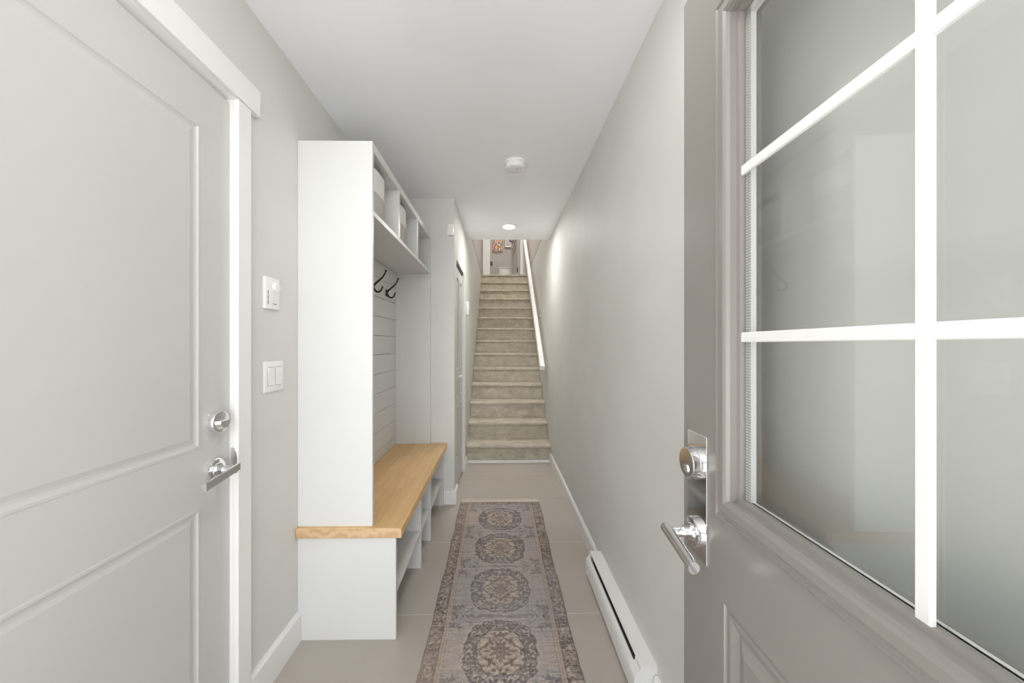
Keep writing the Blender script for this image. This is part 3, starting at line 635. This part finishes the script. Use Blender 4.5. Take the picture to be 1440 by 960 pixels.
# ------------------------------------------------------------------ runner rug, dyed pattern on a dense mesh
RX0, RX1, RY0, RY1 = -.309, .317, .42, 2.845
def vnoise(x, y, seed):
    xi = np.floor(x).astype(int); yi = np.floor(y).astype(int); xf = x-xi; yf = y-yi
    def h(i, j):
        n = (i*374761393+j*668265263+seed*1442695041) & 0x7fffffff
        n = ((n ^ (n >> 13))*1274126177) & 0x7fffffff
        return ((n ^ (n >> 16)) & 0xffff)/65535.
    u = xf*xf*(3-2*xf); v = yf*yf*(3-2*yf)
    return (h(xi, yi)*(1-u)+h(xi+1, yi)*u)*(1-v)+(h(xi, yi+1)*(1-u)+h(xi+1, yi+1)*u)*v
def lin(c): return np.array(srgb(*c)[:3])
def rug_color(X, Y):
    w = .628; cx = X-.004
    ax = np.abs(cx); col = np.zeros(X.shape+(3,))
    def setc(mask, c):
        mm = mask[..., None]; col[:] = col*(1-mm)+lin(c)*mm
    wob = (vnoise(X*30, Y*30, 5)-.5)*.010; wob2 = (vnoise(X*90, Y*90, 6)-.5)*.008
    one = np.ones(X.shape)
    setc(one, (162, 154, 150))
    big = vnoise(X*5, Y*4, 9); setc(np.clip((big-.5)*2.0, 0, .55), (146, 146, 149)); setc(np.clip((.45-big)*2.2, 0, .6), (168, 157, 147))
    # corner sprays between the medallions
    P = .372; c0 = 1.457
    k = np.round((Y-c0)/P); yy = (Y-c0)-k*P; ayy = np.abs(yy)
    d1_ = (vnoise(X*55+3, Y*55, 21)-.5)*.016; d2_ = (vnoise(X*55, Y*55+9, 22)-.5)*.016
    a_ = ax+d1_; b_ = ayy+d2_
    leaf = vnoise(ax*105, ayy*105, 23); leaf2 = vnoise(ax*60+5, ayy*60, 24)
    spray = ((a_-.195)/.068)**2+((b_-.165)/.068)**2
    sm = np.clip((1.25-spray)*1.6, 0, 1)
    tint = np.clip((1.5-spray), 0, .35); setc(tint, (140, 144, 149))
    setc(sm*np.clip((leaf2-.45)*5, 0, .75), (116, 117, 121)); setc(sm*np.clip((leaf-.66)*5, 0, .7), (180, 172, 165)); setc(sm*np.clip((.26-leaf)*5, 0, .6), (98, 98, 102))
    link = (np.abs(b_-.186) < .007) & (ax < .15); setc(link.astype(float)*.5, (118, 112, 112))
    setc(((np.abs(b_-.172) < .004) & (ax < .12)).astype(float)*.35, (180, 172, 164))
    # rounded medallion ring
    ang = np.arctan2(yy, cx)
    rr_ = (np.abs(a_)**2.5/.150**2.5+np.abs(b_)**2.5/.160**2.5)**(1/2.5)
    scal = rr_+.014*np.sin(ang*12)
    ring = ((scal < 1.0) & (scal > .66)).astype(float)
    setc(ring*.8, (122, 116, 117)); side = np.clip((ax-.085)*20, 0, 1); setc(ring*side*.45, (108, 106, 112))
    setc(ring*np.clip((vnoise(ax*130, Y*130, 25)-.62)*5, 0, .75), (178, 169, 160)); setc(ring*np.clip((.3-vnoise(ax*120+9, Y*120, 26))*5, 0, .6), (92, 88, 90))
    fl = np.cos(ang*8)*np.exp(-((scal-.83)/.07)**2); setc(ring*np.clip((fl-.72)*6, 0, .8), (186, 177, 166)); setc(ring*np.clip((fl-.93)*14, 0, .8), (120, 108, 104))
    edge = (np.abs(scal-1.0) < .020) | (np.abs(scal-.66) < .020); setc(edge.astype(float)*.65, (100, 94, 95))
    setc((np.abs(scal-1.06) < .018).astype(float)*.35, (184, 176, 168))
    inner = (scal < .64).astype(float); setc(inner*.9, (170, 158, 143))
    sc = vnoise(ax*90+2, ayy*90, 27); setc(inner*(scal > .30)*np.clip((sc-.58)*6, 0, .75), (118, 106, 99)); setc(inner*np.clip((.28-sc)*5, 0, .6), (188, 176, 160))
    dia = (a_/.095+b_/.085); setc((np.abs(dia-1) < .075).astype(float)*inner*.7, (116, 103, 97))
    ros = np.sqrt((a_/.040)**2+(b_/.044)**2)+.25*np.cos(ang*8); setc(np.clip((.95-ros)*5, 0, .7), (118, 104, 100)); setc(np.clip((.35-ros)*6, 0, .7), (168, 146, 137))
    setc(((np.abs(ros-1.3) < .10)).astype(float)*inner*.6, (124, 110, 103))
    setc(((ax < .005+.004*np.sin(Y*300)) & (b_ < .095)).astype(float)*.55, (120, 106, 100))
    # inner stripe and border
    axw = ax+wob*.4
    setc(((axw > .224) & (axw < .229)).astype(float)*.5, (132, 122, 114)); setc(((axw > .229) & (axw < .252)).astype(float)*.85, (165, 151, 138))
    setc(((axw > .238) & (axw < .242)).astype(float)*.4, (132, 118, 108))
    bd = (axw > .251).astype(float); setc(bd*.95, (138, 129, 122))
    u = (ax-.281)/.030; q = (Y*14.5) % 1.0-.5; sgn = np.floor(Y*14.5) % 2
    flo = np.sqrt((u*1.15)**2+(q*2.3)**2)+.16*np.cos(np.arctan2(q*2.3, u)*6)+(vnoise(X*120, Y*120, 30)-.5)*.5
    setc(bd*np.clip((.95-flo)*4, 0, .55)*(sgn*.5+.5), (104, 97, 95)); setc(bd*np.clip(1-np.abs(flo-.62)*9, 0, .65), (174, 165, 155)); setc(bd*np.clip((.26-flo)*6, 0, .7), (164, 150, 140))
    bn = vnoise(X*115, Y*115, 31); setc(bd*np.clip((bn-.60)*5, 0, .7), (96, 89, 87)); setc(bd*np.clip((.30-bn)*5, 0, .7), (180, 171, 160))
    bigb = vnoise(X*6, Y*3.3, 32); setc(bd*np.clip((bigb-.5)*1.3, 0, .35), (128, 112, 96))
    setc((np.abs(axw-.252) < .003).astype(float)*.6, (104, 96, 92)); setc((ax > .3060).astype(float)*.8, (128, 118, 109))
    de = RY1-Y
    eb = ((de < .045) & (ax < .30)).astype(float); setc(eb*.75, (146, 135, 127)); setc(eb*np.clip((vnoise(X*110, Y*110, 33)-.55)*5, 0, .7), (108, 98, 96)); setc((np.abs(de-.048) < .004).astype(float)*.5, (112, 103, 98))
    # wear: speckle, weft streaks, dye drift
    sp1 = vnoise(X*330, Y*330, 1); sp2 = vnoise(X*150, Y*420, 2); st = vnoise(X*14, Y*330, 4)
    setc(np.clip((sp1-.72)*2.4, 0, .6), (196, 188, 178)); setc(np.clip((.26-sp2)*2.2, 0, .5), (98, 92, 90))
    setc(np.clip((st-.62)*1.6, 0, .40), (180, 172, 163)); setc(np.clip((.3-st)*1.2, 0, .28), (112, 106, 104))
    dr = vnoise(X*3.1+7, Y*2.2, 8); setc(np.clip((dr-.5)*.7, 0, .30), (176, 160, 140)); setc(np.clip((.45-dr)*.8, 0, .28), (140, 146, 152))
    return col
nx, ny = 230, 860
xs = np.linspace(RX0, RX1, nx); ys = np.linspace(RY0, RY1, ny)
XX, YY = np.meshgrid(xs, ys)
edge_w = (vnoise(YY*7, YY*0+3, 11)-.5)*.012+(vnoise(YY*45, YY*0+9, 12)-.5)*.004
kx = (XX-.004)/.313
PX = XX+edge_w*kx**5
PZ = .0075+.0012*(vnoise(XX*9, YY*9, 14)-.5)+.0006*(vnoise(XX*220, YY*220, 15)-.5)
PZ = np.where(np.abs(kx) > .985, .004, PZ)
verts = np.stack([PX, YY, PZ], -1).reshape(-1, 3)
idx = np.arange(nx*ny).reshape(ny, nx)
faces = np.stack([idx[:-1, :-1], idx[:-1, 1:], idx[1:, 1:], idx[1:, :-1]], -1).reshape(-1, 4)
# thickness: skirt down to the floor
bl = list(idx[0, :])+list(idx[1:, -1])+list(idx[-1, :-1][::-1])+list(idx[1:-1, 0][::-1])
base = len(verts); lowv = verts[bl].copy(); lowv[:, 2] = .0005
verts = np.concatenate([verts, lowv]); nb = len(bl)
sk = [(bl[(i+1) % nb], bl[i], base+i, base+(i+1) % nb) for i in range(nb)]
me = bpy.data.meshes.new('rug_pile')
me.from_pydata((verts-np.array([0, RY0, 0])).tolist(), [], faces.tolist()+[list(map(int, s_)) for s_ in sk]+[[base+i for i in range(nb)][::-1]]); me.update()
col = rug_color(XX, YY).reshape(-1, 3); col = np.concatenate([col, col[bl]])
ca = me.color_attributes.new('dye', 'FLOAT_COLOR', 'POINT')
mu = col.mean(0); col = mu*(col/mu)**1.35; gy = col.mean(1, keepdims=True); col = gy*np.array([1.05, .99, .96])*.40+col*.60; col = col*np.array([1.20, 1.12, 1.07]); ca.data.foreach_set('color', np.concatenate([col, np.ones((len(col), 1))], 1).astype(np.float32).ravel())
me.materials.append(M['rug'])
rug = thing('runner_rug', 'faded grey and beige patterned runner rug with medallions on the tile floor', 'rug', (0, RY0, 0))
pile = bpy.data.objects.new('rug_pile', me); C.objects.link(pile); pile.parent = rug
bm = new(); nf = 44; rng = random.Random(3)
for i in range(nf):
    x = RX0+.012+(RX1-RX0-.024)*i/(nf-1)
    for s_ in (-1, 1):
        x2 = x+s_*.0142; tube(bm, [(x, RY1-.006, .0065), (x+s_*.007, RY1+.010, .008), (x2, RY1+.022, .006)], .0024, 5)
        lathe(bm, [(0, -.003), (.003, 0), (0, .003)], (x2, RY1+.022, .0065), (0, 0, 1), 6)
        tube(bm, [(x2, RY1+.022, .0065), (x2-s_*.006, RY1+.032, .005), (x+rng.uniform(-.004, .004), RY1+.044, .004)], .0019, 5)
    tube(bm, [(x+rng.uniform(-.004, .004), RY1+.040, .004), (x+rng.uniform(-.01, .01), RY1+.062+rng.uniform(-.006, .01), .003)], .0012, 5)
for cx in (-.235, .20):
    tube(bm, [(cx+.026*math.cos(2*PI*i/20), RY1+.032+.022*math.sin(2*PI*i/20), .010) for i in range(21)], .002, 5)
obj('fringe', bm, M['yarn'], rug, world=True, label='knotted cream fringe')

# ------------------------------------------------------------------ door 4: the open grey front door (front faces -X)
DH = 2.035; DW4 = .96
d3 = thing('door_4', 'open grey front door with divided glass and chrome lever at right', 'door', (.430, .823, .012), -PI/2-.0314, kind='structure')
zz = lambda z: z-.012
FO = (.136, .824, zz(.930), zz(1.912)); FH = (.180, .780, zz(.974), zz(1.868))
P4 = [(0, 0), (.002, .006), (.010, .006), (.016, .002), (.022, .004), (.034, .009), (.050, .003), (.056, .001)]
bm = slab_with_panels(DW4, DH, .044, [FH+('hole',), (.154, .454, zz(.17), zz(.771)), (.506, .806, zz(.17), zz(.771))], P4)
obj('door_leaf', bm, M['doorgrey'], d3, smooth=False)
bm = new()
prf = [(0, 0), (.001, -.005), (.005, -.008), (.009, -.005), (.013, -.005), (.022, -.012), (.036, -.013), (.041, -.010), (.044, -.004), (.0445, .008), (.051, .010), (.052, .020)]
ring_profile(bm, FO[0], FO[1], FO[2], FO[3], prf, fill=False)
ring_profile(bm, FO[0], FO[1], FO[2], FO[3], [(.052, .020), (.052, .024), (.044, .034), (.040, .056), (.010, .052), (0, .044)], fill=False)
obj('glass_frame', bm, M['doorgrey'], d3, smooth=False)
gx0, gx1, gz0, gz1 = FH[0]+.004, FH[1]-.004, FH[2]+.004, FH[3]-.004
bm = new(); box(bm, gx0, gx1, .016, .019, gz0, gz1); gp = obj('glass_pane', bm, M['glass'], d3, smooth=False)
bm = new(); w_ = .013
for (a0, a1, c0_, c1_) in ((gx0+.004, gx0+.004+w_, gz0+.004, gz1-.004), (gx1-.004-w_, gx1-.004, gz0+.004, gz1-.004), (gx0+.004, gx1-.004, gz0+.001, gz0+.004), (gx0+.004, gx1-.004, gz1-.004-w_, gz1-.004)):
    box(bm, a0, a1, .0195, .029, c0_, c1_)
z = gz0+.02
while z < gz1-.02:
    z += .006
obj('glass_spacer', bm, M['trim'], d3, smooth=False, label='pale ribbed strip at the pane edge')
bm = new(); z = gz0+.008
while z < gz1-.008:
    for xa_ in (.0065, .0145): box(bm, gx0+xa_-.001, gx0+xa_+.003, .0188, .0194, z, z+.0022)  # second rib column draws the spacer's mirror image in the pane
    z += .005
box(bm, gx0+.0108, gx0+.0118, .0186, .0194, gz0+.005, gz1-.005)
obj('spacer_rib', bm, M['grey_line'], d3, smooth=False, label='grey ribs of the spacer strip and its painted reflection')
def muntin(x0, x1, z0, z1):
    bm = new()
    vert = (z1-z0) > (x1-x0)
    if vert: prism(bm, [(x0, .016), (x0+.0005, .0125), (x0+.002, .0112), (x1-.002, .0112), (x1-.0005, .0125), (x1, .016)], 'z', z0, z1)
    else:
        prism(bm, [(.016, z0), (.0125, z0+.0005), (.0117, z0+.002), (.0117, z1-.002), (.0125, z1-.0005), (.016, z1)], 'x', x0, x1)
    obj('muntin', bm, M['trim'], d3, smooth=False, label='white glazing bar')
muntin(.461, .477, FH[2]+.003, FH[3]-.003)
for zc in (1.274, 1.574): muntin(FH[0]+.003, FH[1]-.003, zz(zc)-.009, zz(zc)+.009)
# hardware
bm = new(); box(bm, .022, .100, -.003, 0, zz(.806), zz(1.070), .001, 1); obj('escutcheon_plate', bm, M['chrome'], d3)
lever_set(d3, .060, zz(.858), 1, plate=True)
bm = new(); lathe(bm, [(0, 0), (.0345, 0), (.0345, .006), (.0325, .008), (.0325, .020), (.0305, .022), (0, .0215)], (.060, -.003, zz(1.007)), (0, -1, 0), 48); db = obj('deadbolt', bm, M['chrome'], d3)
bm = new(); lathe(bm, [(0, 0), (.0105, 0), (.0105, .003), (.009, .004), (0, .004)], (.060, -.024, zz(1.007)-.014), (0, -1, 0), 24); obj('keyway', bm, M['steel'], db)
for z in (.25, 1.02, 1.8):
    bm = new(); lathe(bm, [(0, -.05), (.007, -.05), (.007, .05), (0, .05)], (DW4+.004, .044, z), (0, 0, 1), 12); obj('hinge', bm, M['steel'], d3)
